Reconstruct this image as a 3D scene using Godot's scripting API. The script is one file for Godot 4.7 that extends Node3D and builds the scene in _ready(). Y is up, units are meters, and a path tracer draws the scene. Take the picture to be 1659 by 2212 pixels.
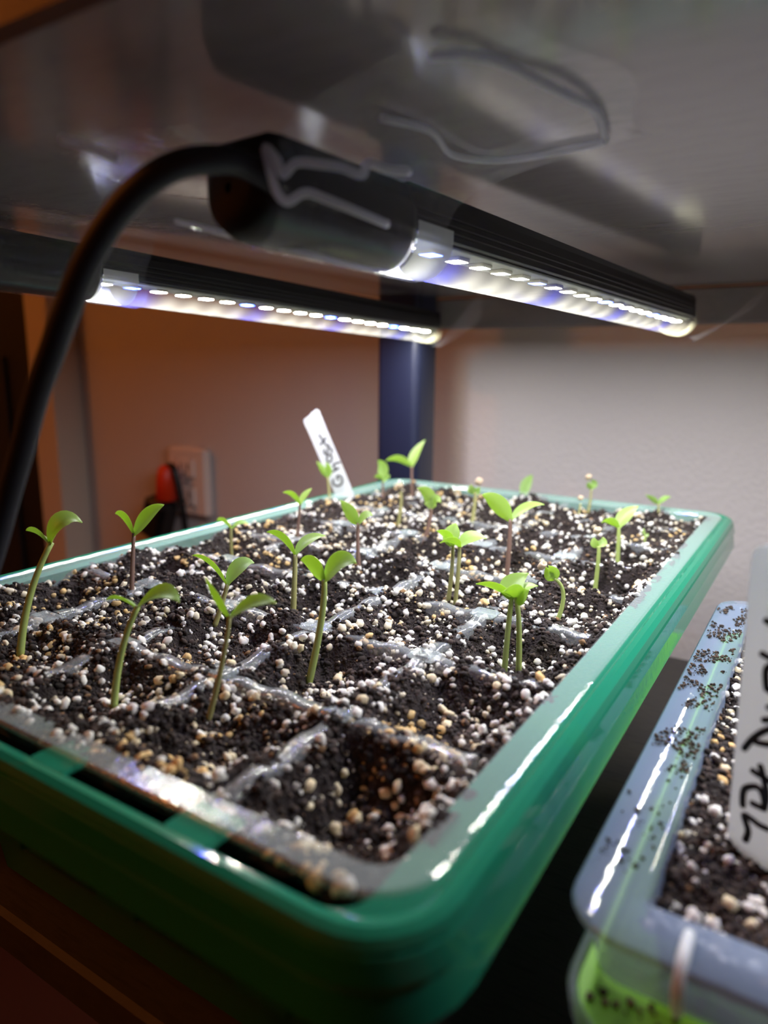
extends Node3D
# Seed trays under two taped LED grow lights on a storage rack. Lengths in the helpers are in units of U (9 cm) from the camera; y is up, -z runs along the trays.

const U := 0.09
const EYE := Vector3(0.0, 0.9435, 0.0)
const FOCAL := 1522.7
const LAMP_STEP := 0.85

var right_axis := Vector3(0.84475452, 0.00851376, -0.53508627)
var up_axis := Vector3(-0.11727463, 0.97851462, -0.16957534)
var back_axis := Vector3(0.52214602, 0.20600157, 0.8276031)
var rng := RandomNumberGenerator.new()
var broad := FastNoiseLite.new()
var fine := FastNoiseLite.new()
var materials := {}
var taken := {}
var chips := []


func _ready() -> void:
	rng.seed = 20240
	broad.seed = 7
	broad.frequency = 1.6
	broad.fractal_octaves = 3
	fine.seed = 19
	fine.frequency = 14.0
	fine.fractal_octaves = 3
	make_camera()
	make_environment()
	make_materials()
	make_room()
	make_rack()
	make_wall_fittings()
	make_green_tray()
	make_lamps()
	make_clear_tray()
	make_labels()
	make_seedlings()


# ---------------------------------------------------------------- camera and light

func make_camera() -> void:
	var c := Camera3D.new()
	c.name = "camera"
	c.transform = Transform3D(Basis(right_axis, up_axis, back_axis).orthonormalized(), EYE)
	c.keep_aspect = Camera3D.KEEP_HEIGHT
	var a := CameraAttributesPhysical.new()
	a.frustum_focal_length = 16.52
	a.exposure_aperture = 5.0
	a.frustum_focus_distance = 0.262
	a.frustum_near = 0.005
	a.frustum_far = 20.0
	c.attributes = a
	c.fov = 71.985
	add_child(c)
	c.current = true


func make_environment() -> void:
	var e := Environment.new()
	e.background_mode = Environment.BG_COLOR
	e.background_color = Color(0.01, 0.01, 0.012)
	e.tonemap_mode = Environment.TONE_MAPPER_LINEAR
	e.tonemap_exposure = 1.0
	e.sdfgi_enabled = true
	e.ssao_enabled = true
	e.ssil_enabled = true
	var w := WorldEnvironment.new()
	w.name = "surroundings"
	w.environment = e
	add_child(w)


# ---------------------------------------------------------------- places

func at(x: float, y: float, z: float) -> Vector3:
	return EYE + Vector3(x, y, z) * U


func sight(px: float, py: float) -> Vector3:   # one unit deep along the camera's axis
	return right_axis * ((px - 829.5) / FOCAL) - up_axis * ((py - 1106.0) / FOCAL) - back_axis


func on_level(px: float, py: float, y: float) -> Vector3:
	var d := sight(px, py)
	return d * (y / d.y)


func on_depth(px: float, py: float, depth: float) -> Vector3:
	return sight(px, py) * depth


func on_back(px: float, py: float, z: float) -> Vector3:
	var d := sight(px, py)
	return d * (z / d.z)


func depth_of(p: Vector3) -> float:
	return -p.dot(back_axis)


func seen_at(p: Vector3) -> Vector2:
	var d := depth_of(p)
	return Vector2(829.5 + FOCAL * p.dot(right_axis) / d, 1106.0 - FOCAL * p.dot(up_axis) / d)


# ---------------------------------------------------------------- naming

func numbered(called: String) -> String:
	var n: int = taken.get(called, 0)
	taken[called] = n + 1
	return called if n == 0 else "%s_%03d" % [called, n]


func tag(o: Node, label := "", category := "", group := "", kind := "") -> void:
	if label:
		o.set_meta("label", label)
	if category:
		o.set_meta("category", category)
	if group:
		o.set_meta("group", group)
	if kind:
		o.set_meta("kind", kind)


func thing(called: String, label: String, category: String, where := EYE, group := "") -> Node3D:
	var o := Node3D.new()
	o.name = numbered(called)
	o.position = where
	add_child(o)
	tag(o, label, category, group)
	return o


func put(called: String, mesh: Mesh, material: Material, parent: Node3D = null, where := Vector3.ZERO) -> MeshInstance3D:
	var o := MeshInstance3D.new()
	o.mesh = mesh
	if material:
		o.material_override = material
	o.cast_shadow = GeometryInstance3D.SHADOW_CASTING_SETTING_ON
	o.position = where
	if parent == null:
		o.name = numbered(called)
		add_child(o)
	else:
		o.name = called
		var n := 1
		while parent.has_node(NodePath(o.name)):
			o.name = "%s_%03d" % [called, n]
			n += 1
		parent.add_child(o, true)
	return o


func structure(called: String, mesh: Mesh, material: Material, label: String, category: String) -> MeshInstance3D:
	var o := put(called, mesh, material)
	tag(o, label, category, "", "structure")
	return o


# ---------------------------------------------------------------- materials

func plain(key: String, color: Color, roughness := 0.6, metallic := 0.0) -> StandardMaterial3D:
	var m := StandardMaterial3D.new()
	m.resource_name = key
	m.albedo_color = color
	m.roughness = roughness
	m.metallic = metallic
	materials[key] = m
	return m


func film(key: String, color: Color, alpha: float, roughness: float) -> StandardMaterial3D:
	var m := plain(key, Color(color, alpha), roughness)
	m.transparency = BaseMaterial3D.TRANSPARENCY_ALPHA
	m.cull_mode = BaseMaterial3D.CULL_DISABLED
	return m


func noise_map(frequency: float, colors: Array, octaves := 4, normal := false, strength := 4.0, number := 3) -> NoiseTexture2D:
	var n := FastNoiseLite.new()
	n.seed = number
	n.frequency = frequency
	n.fractal_octaves = octaves
	var t := NoiseTexture2D.new()
	t.width = 512
	t.height = 512
	t.seamless = true
	t.noise = n
	if normal:
		t.as_normal_map = true
		t.bump_strength = strength
	elif colors.size():
		var g := Gradient.new()
		var offsets := PackedFloat32Array()
		var list := PackedColorArray()
		for i in colors.size():
			offsets.append(float(i) / maxf(1.0, colors.size() - 1.0))
			list.append(colors[i])
		g.offsets = offsets
		g.colors = list
		t.color_ramp = g
	return t


func triplanar(m: StandardMaterial3D, scale: Vector3) -> void:
	m.uv1_triplanar = true
	m.uv1_world_triplanar = true
	m.uv1_scale = scale


func make_materials() -> void:
	var paint := plain("wall paint", Color(0.79, 0.77, 0.765), 0.85)
	paint.heightmap_enabled = true
	paint.heightmap_texture = noise_map(0.05, [], 4)
	paint.heightmap_scale = 0.06
	triplanar(paint, Vector3(6, 6, 6))
	var carpet := plain("carpet", Color(1, 1, 1), 0.95)
	carpet.albedo_texture = noise_map(0.2, [Color(0.20, 0.10, 0.07), Color(0.36, 0.20, 0.15)])
	triplanar(carpet, Vector3(5, 5, 5))
	plain("ceiling paint", Color(0.8, 0.78, 0.74), 0.9)
	plain("dark door paint", Color(0.06, 0.055, 0.06), 0.5)
	plain("casing paint", Color(0.80, 0.76, 0.70), 0.6)
	var shelf := plain("shelf laminate", Color(1, 1, 1), 0.125)
	shelf.albedo_texture = noise_map(0.012, [Color(0.53, 0.49, 0.50), Color(0.55, 0.51, 0.52), Color(0.56, 0.52, 0.53)])
	shelf.normal_enabled = true
	shelf.normal_texture = noise_map(0.05, [], 4, true, 3.0)
	shelf.normal_scale = 0.022
	shelf.metallic_specular = 0.6
	triplanar(shelf, Vector3(7, 14, 20))
	var board := plain("shelf board top", Color(1, 1, 1), 0.55)
	board.albedo_texture = noise_map(0.03, [Color(0.20, 0.185, 0.175), Color(0.27, 0.25, 0.235), Color(0.23, 0.215, 0.205)])
	triplanar(board, Vector3(3, 10, 24))
	plain("post enamel", Color(0.11, 0.13, 0.22), 0.35)
	plain("plate plastic", Color(0.86, 0.80, 0.76), 0.4)
	plain("slot black", Color(0.03, 0.03, 0.03), 0.7)
	plain("screw metal", Color(0.6, 0.6, 0.6), 0.35, 0.9)
	plain("orange plastic", Color(0.85, 0.20, 0.05), 0.45)
	plain("black plastic", Color(0.025, 0.025, 0.03), 0.4)
	plain("cable rubber", Color(0.08, 0.09, 0.14), 0.55)
	var green := plain("green plastic", Color(0.12, 0.47, 0.36), 0.08)
	green.backlight_enabled = true
	green.backlight = Color(0.02, 0.10, 0.07)
	green.normal_enabled = true
	green.normal_texture = noise_map(0.03, [], 3, true, 2.0)
	green.normal_scale = 0.06
	triplanar(green, Vector3(14, 14, 14))
	var under := plain("green base plastic", Color(0.10, 0.42, 0.32), 0.3)
	under.backlight_enabled = true
	under.backlight = Color(0.02, 0.10, 0.07)
	var lime := plain("lime plastic", Color(0.52, 0.80, 0.10), 0.5)
	lime.backlight_enabled = true
	lime.backlight = Color(0.4, 0.75, 0.05)
	var clear := film("clear plastic", Color(0.90, 0.97, 0.97), 0.2, 0.04)
	clear.normal_enabled = true
	clear.normal_texture = noise_map(0.03, [], 4, true, 6.0)
	clear.normal_scale = 0.2
	triplanar(clear, Vector3(30, 30, 30))
	var dusty := film("dusty clear plastic", Color(0.82, 0.86, 0.87), 0.2, 0.10)
	dusty.normal_enabled = true
	dusty.normal_texture = clear.normal_texture
	dusty.normal_scale = 0.3
	triplanar(dusty, Vector3(40, 40, 40))
	var smoky := film("smoky clear plastic", Color(0.52, 0.59, 0.69), 0.55, 0.06)
	smoky.backlight_enabled = true
	smoky.backlight = Color(0.40, 0.42, 0.46)
	smoky.normal_enabled = true
	smoky.normal_texture = clear.normal_texture
	smoky.normal_scale = 0.12
	triplanar(smoky, Vector3(16, 16, 16))
	var tape := film("clear tape", Color(0.86, 0.90, 1.0), 0.022, 0.10)
	tape.normal_enabled = true
	tape.normal_texture = noise_map(0.012, [], 3, true, 8.0)
	tape.normal_scale = 0.35
	tape.metallic_specular = 0.3
	triplanar(tape, Vector3(12, 12, 30))
	film("tape fold", Color(1.0, 1.0, 1.0), 0.42, 0.05)
	materials["tape fold"].backlight_enabled = true
	materials["tape fold"].backlight = Color(0.8, 0.82, 0.9)
	var tube := film("lamp diffuser", Color(1, 1, 1), 0.005, 0.12)
	tube.normal_enabled = true
	tube.normal_texture = noise_map(0.02, [], 3, true, 8.0)
	tube.normal_scale = 0.08
	tube.metallic_specular = 0.02
	triplanar(tube, Vector3(40, 40, 4))
	var frosted := film("frosted collar", Color(0.92, 0.95, 0.95), 0.7, 0.5)
	frosted.backlight_enabled = true
	frosted.backlight = Color(0.13, 0.13, 0.13)
	var lamp_end := film("lamp end", Color(1.0, 1.0, 0.90), 0.03, 0.19)
	lamp_end.normal_enabled = true
	lamp_end.normal_texture = tube.normal_texture
	lamp_end.normal_scale = 0.4
	lamp_end.metallic_specular = 0.03
	triplanar(lamp_end, Vector3(60, 60, 20))
	plain("lamp housing", Color(0.035, 0.038, 0.05), 0.38, 0.3)
	plain("led board", Color(0.6, 0.62, 0.60), 0.5)
	plain("led body", Color(0.6, 0.6, 0.55), 0.5)
	var white_led := plain("white led", Color(1, 0.98, 0.9), 0.4)
	white_led.emission_enabled = true
	white_led.emission = Color(1.0, 0.98, 0.88)
	white_led.emission_energy_multiplier = 490.0
	var blue_led := plain("blue led", Color(0.5, 0.55, 1), 0.4)
	blue_led.emission_enabled = true
	blue_led.emission = Color(0.12, 0.2, 1.0)
	blue_led.emission_energy_multiplier = 490.0
	var warm := plain("bulb glow", Color(1, 0.9, 0.7), 0.5)
	warm.emission_enabled = true
	warm.emission = Color(1.0, 0.62, 0.30)
	warm.emission_energy_multiplier = 6.0
	plain("label plastic", Color(0.85, 0.86, 0.87), 0.4)
	materials["label plastic"].backlight_enabled = true
	materials["label plastic"].backlight = Color(0.9, 0.92, 0.92)
	plain("marker ink", Color(0.04, 0.04, 0.045), 0.5)
	var soil := plain("soil", Color(1, 1, 1), 0.95)
	soil.albedo_texture = noise_map(0.06, [Color(0.06, 0.045, 0.04), Color(0.17, 0.13, 0.115), Color(0.11, 0.085, 0.075), Color(0.26, 0.20, 0.17)], 5)
	soil.heightmap_enabled = true
	soil.heightmap_texture = noise_map(0.09, [], 5)
	soil.heightmap_scale = 0.12
	triplanar(soil, Vector3(22, 22, 22))
	var crumb := plain("soil crumb", Color(1, 1, 1), 0.95)
	crumb.vertex_color_use_as_albedo = true
	var perlite := plain("perlite", Color(1, 1, 1), 0.8)
	perlite.vertex_color_use_as_albedo = true
	for tone in [["white", Color(0.90, 0.90, 0.86)], ["cream", Color(0.88, 0.83, 0.68)], ["tan", Color(0.84, 0.70, 0.46)]]:
		plain("perlite " + tone[0], tone[1], 0.8)
	for tone in [["bright", Color(0.60, 0.70, 0.39)], ["deep", Color(0.54, 0.66, 0.38)], ["pale", Color(0.64, 0.74, 0.49)]]:
		var leaf := plain("leaf " + tone[0], tone[1], 0.42)
		leaf.backlight_enabled = true
		leaf.backlight = Color(0.80, 0.92, 0.42)
	for tone in [["green", Color(0.62, 0.70, 0.38)], ["brown", Color(0.46, 0.36, 0.31)], ["olive", Color(0.58, 0.58, 0.36)]]:
		var stem := plain("stem " + tone[0], tone[1], 0.5)
		stem.backlight_enabled = true
		stem.backlight = Color(0.25, 0.3, 0.08)
	plain("seed coat", Color(0.72, 0.65, 0.54), 0.7)


# ---------------------------------------------------------------- shapes (points in units of U, from the place they are put)

func start() -> SurfaceTool:
	var st := SurfaceTool.new()
	st.begin(Mesh.PRIMITIVE_TRIANGLES)
	return st


func tri(st: SurfaceTool, a: Vector3, b: Vector3, c: Vector3) -> void:
	st.add_vertex(a * U)
	st.add_vertex(b * U)
	st.add_vertex(c * U)


func quad(st: SurfaceTool, a: Vector3, b: Vector3, c: Vector3, d: Vector3) -> void:
	tri(st, a, b, c)
	tri(st, a, c, d)


func done(st: SurfaceTool) -> ArrayMesh:
	st.index()
	st.generate_normals()
	return st.commit()


func skin(st: SurfaceTool, rows: Array, closed := false) -> void:
	for i in rows.size() - 1:
		var a: PackedVector3Array = rows[i]
		var b: PackedVector3Array = rows[i + 1]
		var n := a.size()
		for j in (n if closed else n - 1):
			var k := (j + 1) % n
			quad(st, a[j], a[k], b[k], b[j])


func fan(st: SurfaceTool, ring: PackedVector3Array, flip := false) -> void:
	var mid := Vector3.ZERO
	for p in ring:
		mid += p / ring.size()
	for j in ring.size():
		var k := (j + 1) % ring.size()
		if flip:
			tri(st, mid, ring[k], ring[j])
		else:
			tri(st, mid, ring[j], ring[k])


func block(st: SurfaceTool, c: Vector3, size: Vector3, bevel := 0.01, turn := Basis.IDENTITY) -> void:   # a box with chamfered edges
	var h := size / 2.0
	var b := minf(bevel, minf(h.x, minf(h.y, h.z)) * 0.9)
	st.set_smooth_group(4294967295)
	var rows := []
	for level in [[-h.y, b], [-h.y + b, 0.0], [h.y - b, 0.0], [h.y, b]]:
		var inset: float = level[1]
		var x := h.x - inset
		var z := h.z - inset
		var ring := PackedVector3Array()
		for p in [[x - b, z], [x, z - b], [x, -z + b], [x - b, -z], [-x + b, -z], [-x, -z + b], [-x, z - b], [-x + b, z]]:
			ring.append(c + turn * Vector3(p[0], level[0], p[1]))
		rows.append(ring)
	skin(st, rows, true)
	fan(st, rows[0], true)
	fan(st, rows[3])


func pipe(st: SurfaceTool, path: PackedVector3Array, radii: Array, sides := 8, flat := 1.0, capped := true) -> void:
	st.set_smooth_group(1)
	var rows := []
	var side := Vector3.ZERO
	for i in path.size():
		var t := (path[mini(i + 1, path.size() - 1)] - path[maxi(i - 1, 0)]).normalized()
		if side == Vector3.ZERO:
			side = t.cross(Vector3.UP if absf(t.y) < 0.9 else Vector3.RIGHT).normalized()
		side = (side - t * side.dot(t)).normalized()
		var other := side.cross(t)
		var r: float = radii[mini(i, radii.size() - 1)]
		var ring := PackedVector3Array()
		for k in sides:
			var a := TAU * k / sides
			ring.append(path[i] + (side * cos(a) + other * sin(a) * flat) * r)
		rows.append(ring)
	skin(st, rows, true)
	if capped:
		fan(st, rows[0], true)
		fan(st, rows[rows.size() - 1])


func smooth_path(points: Array, steps := 6) -> PackedVector3Array:   # Catmull-Rom
	var out := PackedVector3Array()
	for i in points.size() - 1:
		var p0: Vector3 = points[maxi(i - 1, 0)]
		var p1: Vector3 = points[i]
		var p2: Vector3 = points[i + 1]
		var p3: Vector3 = points[mini(i + 2, points.size() - 1)]
		for s in steps:
			out.append(p1.cubic_interpolate(p2, p0, p3, float(s) / steps))
	out.append(points[points.size() - 1])
	return out


func rounded_ring(x0: float, x1: float, z0: float, z1: float, r: float, y: float, corner := 6) -> PackedVector3Array:
	var ring := PackedVector3Array()
	var mids := [Vector2(x1 - r, z1 - r), Vector2(x0 + r, z1 - r), Vector2(x0 + r, z0 + r), Vector2(x1 - r, z0 + r)]
	for k in 4:
		for i in corner + 1:
			var a := PI / 2.0 * (k + float(i) / corner)
			ring.append(Vector3(mids[k].x + r * cos(a), y, mids[k].y + r * sin(a)))
	return ring


func loft(st: SurfaceTool, box: Array, r: float, profile: Array, crease := true) -> Array:   # profile: [offset outwards, height]
	var rows := []
	for p in profile:
		var o: float = p[0]
		rows.append(rounded_ring(box[0] - o, box[1] + o, box[2] - o, box[3] + o, maxf(r + o, 0.02), p[1]))
	for i in rows.size() - 1:
		st.set_smooth_group(i + 1 if crease else 1)
		skin(st, [rows[i], rows[i + 1]], true)
	return rows


func box_mesh(size: Vector3, bevel := 0.01) -> ArrayMesh:
	var st := start()
	block(st, Vector3.ZERO, size, bevel)
	return done(st)


func lump(number: int, rough: float, rings := 4, sides := 7) -> ArrayMesh:   # an uneven pebble of radius 1 m, to be scaled
	var r := RandomNumberGenerator.new()
	r.seed = number
	var st := SurfaceTool.new()
	st.begin(Mesh.PRIMITIVE_TRIANGLES)
	var rows := []
	for i in rings + 1:
		var ring := PackedVector3Array()
		var f := PI * i / rings
		for k in sides:
			var a := TAU * k / sides
			var q := 1.0 + (r.randf() - 0.5) * rough
			if i == 0 or i == rings:
				q = 1.0
			ring.append(Vector3(sin(f) * cos(a), cos(f), sin(f) * sin(a)) * q / U)
		rows.append(ring)
	skin(st, rows, true)
	return done(st)


# ---------------------------------------------------------------- room

func slab(x0: float, x1: float, y0: float, y1: float, z0: float, z1: float) -> ArrayMesh:   # metres, about EYE
	var st := start()
	block(st, Vector3((x0 + x1) / 2, (y0 + y1) / 2, (z0 + z1) / 2) / U, Vector3(x1 - x0, y1 - y0, z1 - z0) / U, 0.02)
	return done(st)


func room_part(called: String, b: Array, material: String, label: String, category: String) -> void:
	var o := structure(called, slab(b[0], b[1], b[2], b[3], b[4], b[5]), materials[material], label, category)
	o.position = Vector3(EYE.x, 0, EYE.z)


func make_room() -> void:
	var zb := -7.0 * U
	room_part("wall_back", [-2.3, 1.9, 0.0, 2.4, zb - 0.1, zb], "wall paint", "beige painted wall behind the rack with the outlet on it", "wall")
	room_part("wall_left", [-2.4, -2.3, 0.0, 2.4, zb - 0.1, 2.6], "wall paint", "beige painted wall at the far left of the room", "wall")
	room_part("wall_right", [1.9, 2.0, 0.0, 2.4, zb - 0.1, 2.6], "wall paint", "beige painted wall at the right end of the room", "wall")
	room_part("wall_front", [-2.4, 2.0, 0.0, 2.4, 2.6, 2.7], "wall paint", "beige painted wall facing the open side of the rack", "wall")
	room_part("floor", [-2.4, 2.0, -0.1, 0.0, zb - 0.1, 2.7], "carpet", "dark reddish brown carpet below the rack", "floor")
	room_part("ceiling", [-2.4, 2.0, 2.4, 2.5, zb - 0.1, 2.7], "ceiling paint", "off-white ceiling of the room", "ceiling")
	# the dark door and its casing, on the back wall left of the rack
	var edge := on_back(118, 700, -7.0).x * U
	var casing := on_back(166, 700, -7.0).x * U
	var depth := 0.5 * U
	room_part("trim_1", [edge, casing, 0.0, 2.1, zb, zb + depth], "casing paint", "painted door casing standing proud of the wall beside the dark door", "door casing")
	var door := Node3D.new()
	door.name = "door_1"
	door.position = Vector3(edge - 0.42, 0, zb)
	add_child(door)
	tag(door, "near-black door left of the casing in the back wall", "door", "", "structure")
	put("leaf", slab(-0.42, 0.42, 0.005, 2.09, 0.0, 0.03), materials["dark door paint"], door)
	for y in [0.15, 1.15]:
		for x in [-0.34, 0.03]:
			put("panel", slab(x, x + 0.31, y, y + 0.8, 0.03, 0.036), materials["dark door paint"], door)
	# the room's warm ceiling lamp
	var lamp := thing("ceiling_lamp", "warm glass globe lamp on the ceiling left of the rack", "lamp", Vector3(-1.5, 2.4, 0.9))
	put("lamp_base", slab(-0.09, 0.09, -0.04, 0.0, -0.09, 0.09), materials["plate plastic"], lamp)
	var globe := SphereMesh.new()
	globe.radius = 0.09
	globe.height = 0.18
	put("lamp_globe", globe, materials["bulb glow"], lamp, Vector3(0, -0.12, 0))
	var glow := OmniLight3D.new()
	glow.name = "lamp_light"
	glow.position = Vector3(0, -0.12, 0)
	glow.light_color = Color(1.0, 0.55, 0.22)
	glow.light_energy = 0.5
	glow.light_size = 0.09
	glow.omni_range = 8.0
	glow.omni_attenuation = 2.0
	glow.shadow_enabled = true
	lamp.add_child(glow)


func make_rack() -> void:
	var rack := thing("storage_rack", "dark rack whose two shelves hold the seed trays and the grow lights", "shelving", Vector3(EYE.x, 0, EYE.z))
	var x0 := -3.85 * U
	var x1 := 4.6 * U
	var low := EYE.y - 2.15 * U
	var high := EYE.y + 0.62 * U
	put("upper_shelf", slab(x0, x1, high, high + 0.018, -6.25 * U, -0.90 * U), materials["shelf laminate"], rack)
	put("back_rail", slab(x0, x1, high - 0.026, high, -6.4 * U, -6.26 * U), materials["shelf laminate"], rack)
	put("lower_shelf", slab(x0, x1, low - 0.018, low, -5.40 * U, -1.237 * U), materials["shelf board top"], rack)
	for s in [[-3.505, -5.95], [4.4, -5.95], [4.4, -0.75], [-4.0, -0.75]]:
		var st := start()
		var rows := []
		for y in [0.0, high + 0.3]:
			var ring := PackedVector3Array()
			for p in rounded_ring(-0.228, 0.228, -0.2, 0.2, 0.07, 0.0, 4):
				ring.append(Vector3(p.x, y / U, p.z))
			rows.append(ring)
		st.set_smooth_group(1)
		skin(st, rows, true)
		st.set_smooth_group(2)
		fan(st, rows[0], true)
		fan(st, rows[1])
		put("post", done(st), materials["post enamel"], rack, Vector3(s[0], 0, s[1]) * U)


func make_wall_fittings() -> void:
	var c := on_back(419, 1038, -7.0)
	var plate := thing("wall_outlet", "pale electrical outlet plate on the wall left of the black post", "outlet", at(c.x, c.y, -7.0))
	var w := absf(on_back(460, 1038, -7.0).x - on_back(377, 1038, -7.0).x)
	var h := absf(on_back(419, 965, -7.0).y - on_back(419, 1113, -7.0).y)
	put("cover_plate", box_mesh(Vector3(w, h, 0.14), 0.05), materials["plate plastic"], plate, Vector3(0, 0, 0.07) * U)
	for s in [-1.0, 1.0]:
		var socket := put("socket", box_mesh(Vector3(w * 0.46, h * 0.27, 0.05), 0.02), materials["plate plastic"], plate, Vector3(0, s * h * 0.2, 0.15) * U)
		for k in [-1.0, 1.0]:
			put("slot", box_mesh(Vector3(0.025, 0.09, 0.012), 0.004), materials["slot black"], socket, Vector3(k * 0.07, 0.02, 0.026) * U)
		put("slot", box_mesh(Vector3(0.04, 0.04, 0.012), 0.015), materials["slot black"], socket, Vector3(0, -0.07, 0.026) * U)
	put("screw", box_mesh(Vector3(0.05, 0.05, 0.03), 0.014), materials["screw metal"], plate, Vector3(0, 0, 0.145) * U)
	# the orange end of an extension lead, with a black plug pushed into it, leaning against the wall
	var o := on_back(361, 1040, -6.7)
	var lead := thing("extension_lead", "orange socket end of an extension lead left of the outlet plate", "extension lead", at(o.x, o.y, o.z))
	var st := start()
	pipe(st, PackedVector3Array([Vector3(0.03, 0.24, 0), Vector3(0.03, 0.2, 0), Vector3(0.01, 0.05, 0), Vector3(-0.02, -0.25, 0), Vector3(-0.02, -0.28, 0)]), [0.08, 0.14, 0.165, 0.17, 0.13], 12, 0.8)
	put("socket_body", done(st), materials["orange plastic"], lead)
	st = start()
	pipe(st, smooth_path([Vector3(0.03, 0.22, 0), Vector3(0.18, 0.2, 0.02), Vector3(0.26, -0.2, 0.0), Vector3(0.30, -0.9, -0.05), Vector3(0.34, -2.0, -0.1)]), [0.045], 8)
	put("cord", done(st), materials["black plastic"], lead)
	var b := on_back(342, 1112, -6.7)
	var plug := thing("black_plug", "black plug pushed into the orange extension lead end", "plug", at(b.x, b.y, b.z))
	st = start()
	var lean := Basis(Vector3(0, 0, 1), -0.35)
	block(st, Vector3(0, -0.05, 0), Vector3(0.44, 0.62, 0.34), 0.06, lean)
	put("plug_body", done(st), materials["black plastic"], plug)
	st = start()
	pipe(st, smooth_path([Vector3(-0.12, -0.3, 0), Vector3(-0.3, -0.8, 0), Vector3(-0.4, -1.6, -0.05), Vector3(-0.42, -2.6, -0.1)]), [0.05], 8)
	put("cord", done(st), materials["black plastic"], plug)


# ---------------------------------------------------------------- green tray, cells, soil

const CELL := [-3.13, -0.65, -5.25, -1.05]   # the forty cells: x0, x1, z0, z1
const PITCH_X := 0.496
const PITCH_Z := 0.525


func from_line(v: float, origin: float, pitch: float) -> float:   # distance to the nearest divider
	var f := (origin - v) / pitch
	return absf(f - roundf(f)) * pitch


func cell_depth(ix: int, iz: int) -> float:
	var n := sin(ix * 12.9898 + iz * 78.233 + 3.1) * 43758.5453
	return n - floorf(n)


func soil_height(x: float, z: float) -> float:
	var ix := clampi(int((CELL[1] - x) / PITCH_X), 0, 4)
	var iz := clampi(int((CELL[3] - z) / PITCH_Z), 0, 7)
	var deep := 0.05 + 0.09 * cell_depth(ix, iz)
	if ix == 0 and iz == 0:
		deep = 0.17
	elif ix == 0 and iz < 3:
		deep = 0.12
	var dx := from_line(x, CELL[1], PITCH_X)
	var dz := from_line(z, CELL[3], PITCH_Z)
	var d := minf(dx, dz)
	var spill := broad.get_noise_2d(x * 1.6, z * 1.6)
	var ridge := -1.04 + 0.075 * spill - 0.013 * smoothstep(-2.0, -1.3, x) * smoothstep(-3.6, -2.4, z)
	if z > CELL[3] - 0.2 and x < -1.2:
		ridge = maxf(ridge, -1.02)
	var h := lerpf(ridge, -1.03 - deep, smoothstep(0.02, 0.17, d))
	h += 0.022 * fine.get_noise_2d(x, z) + 0.02 * broad.get_noise_2d(x * 3.0 + 40.0, z * 3.0)
	return h


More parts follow.
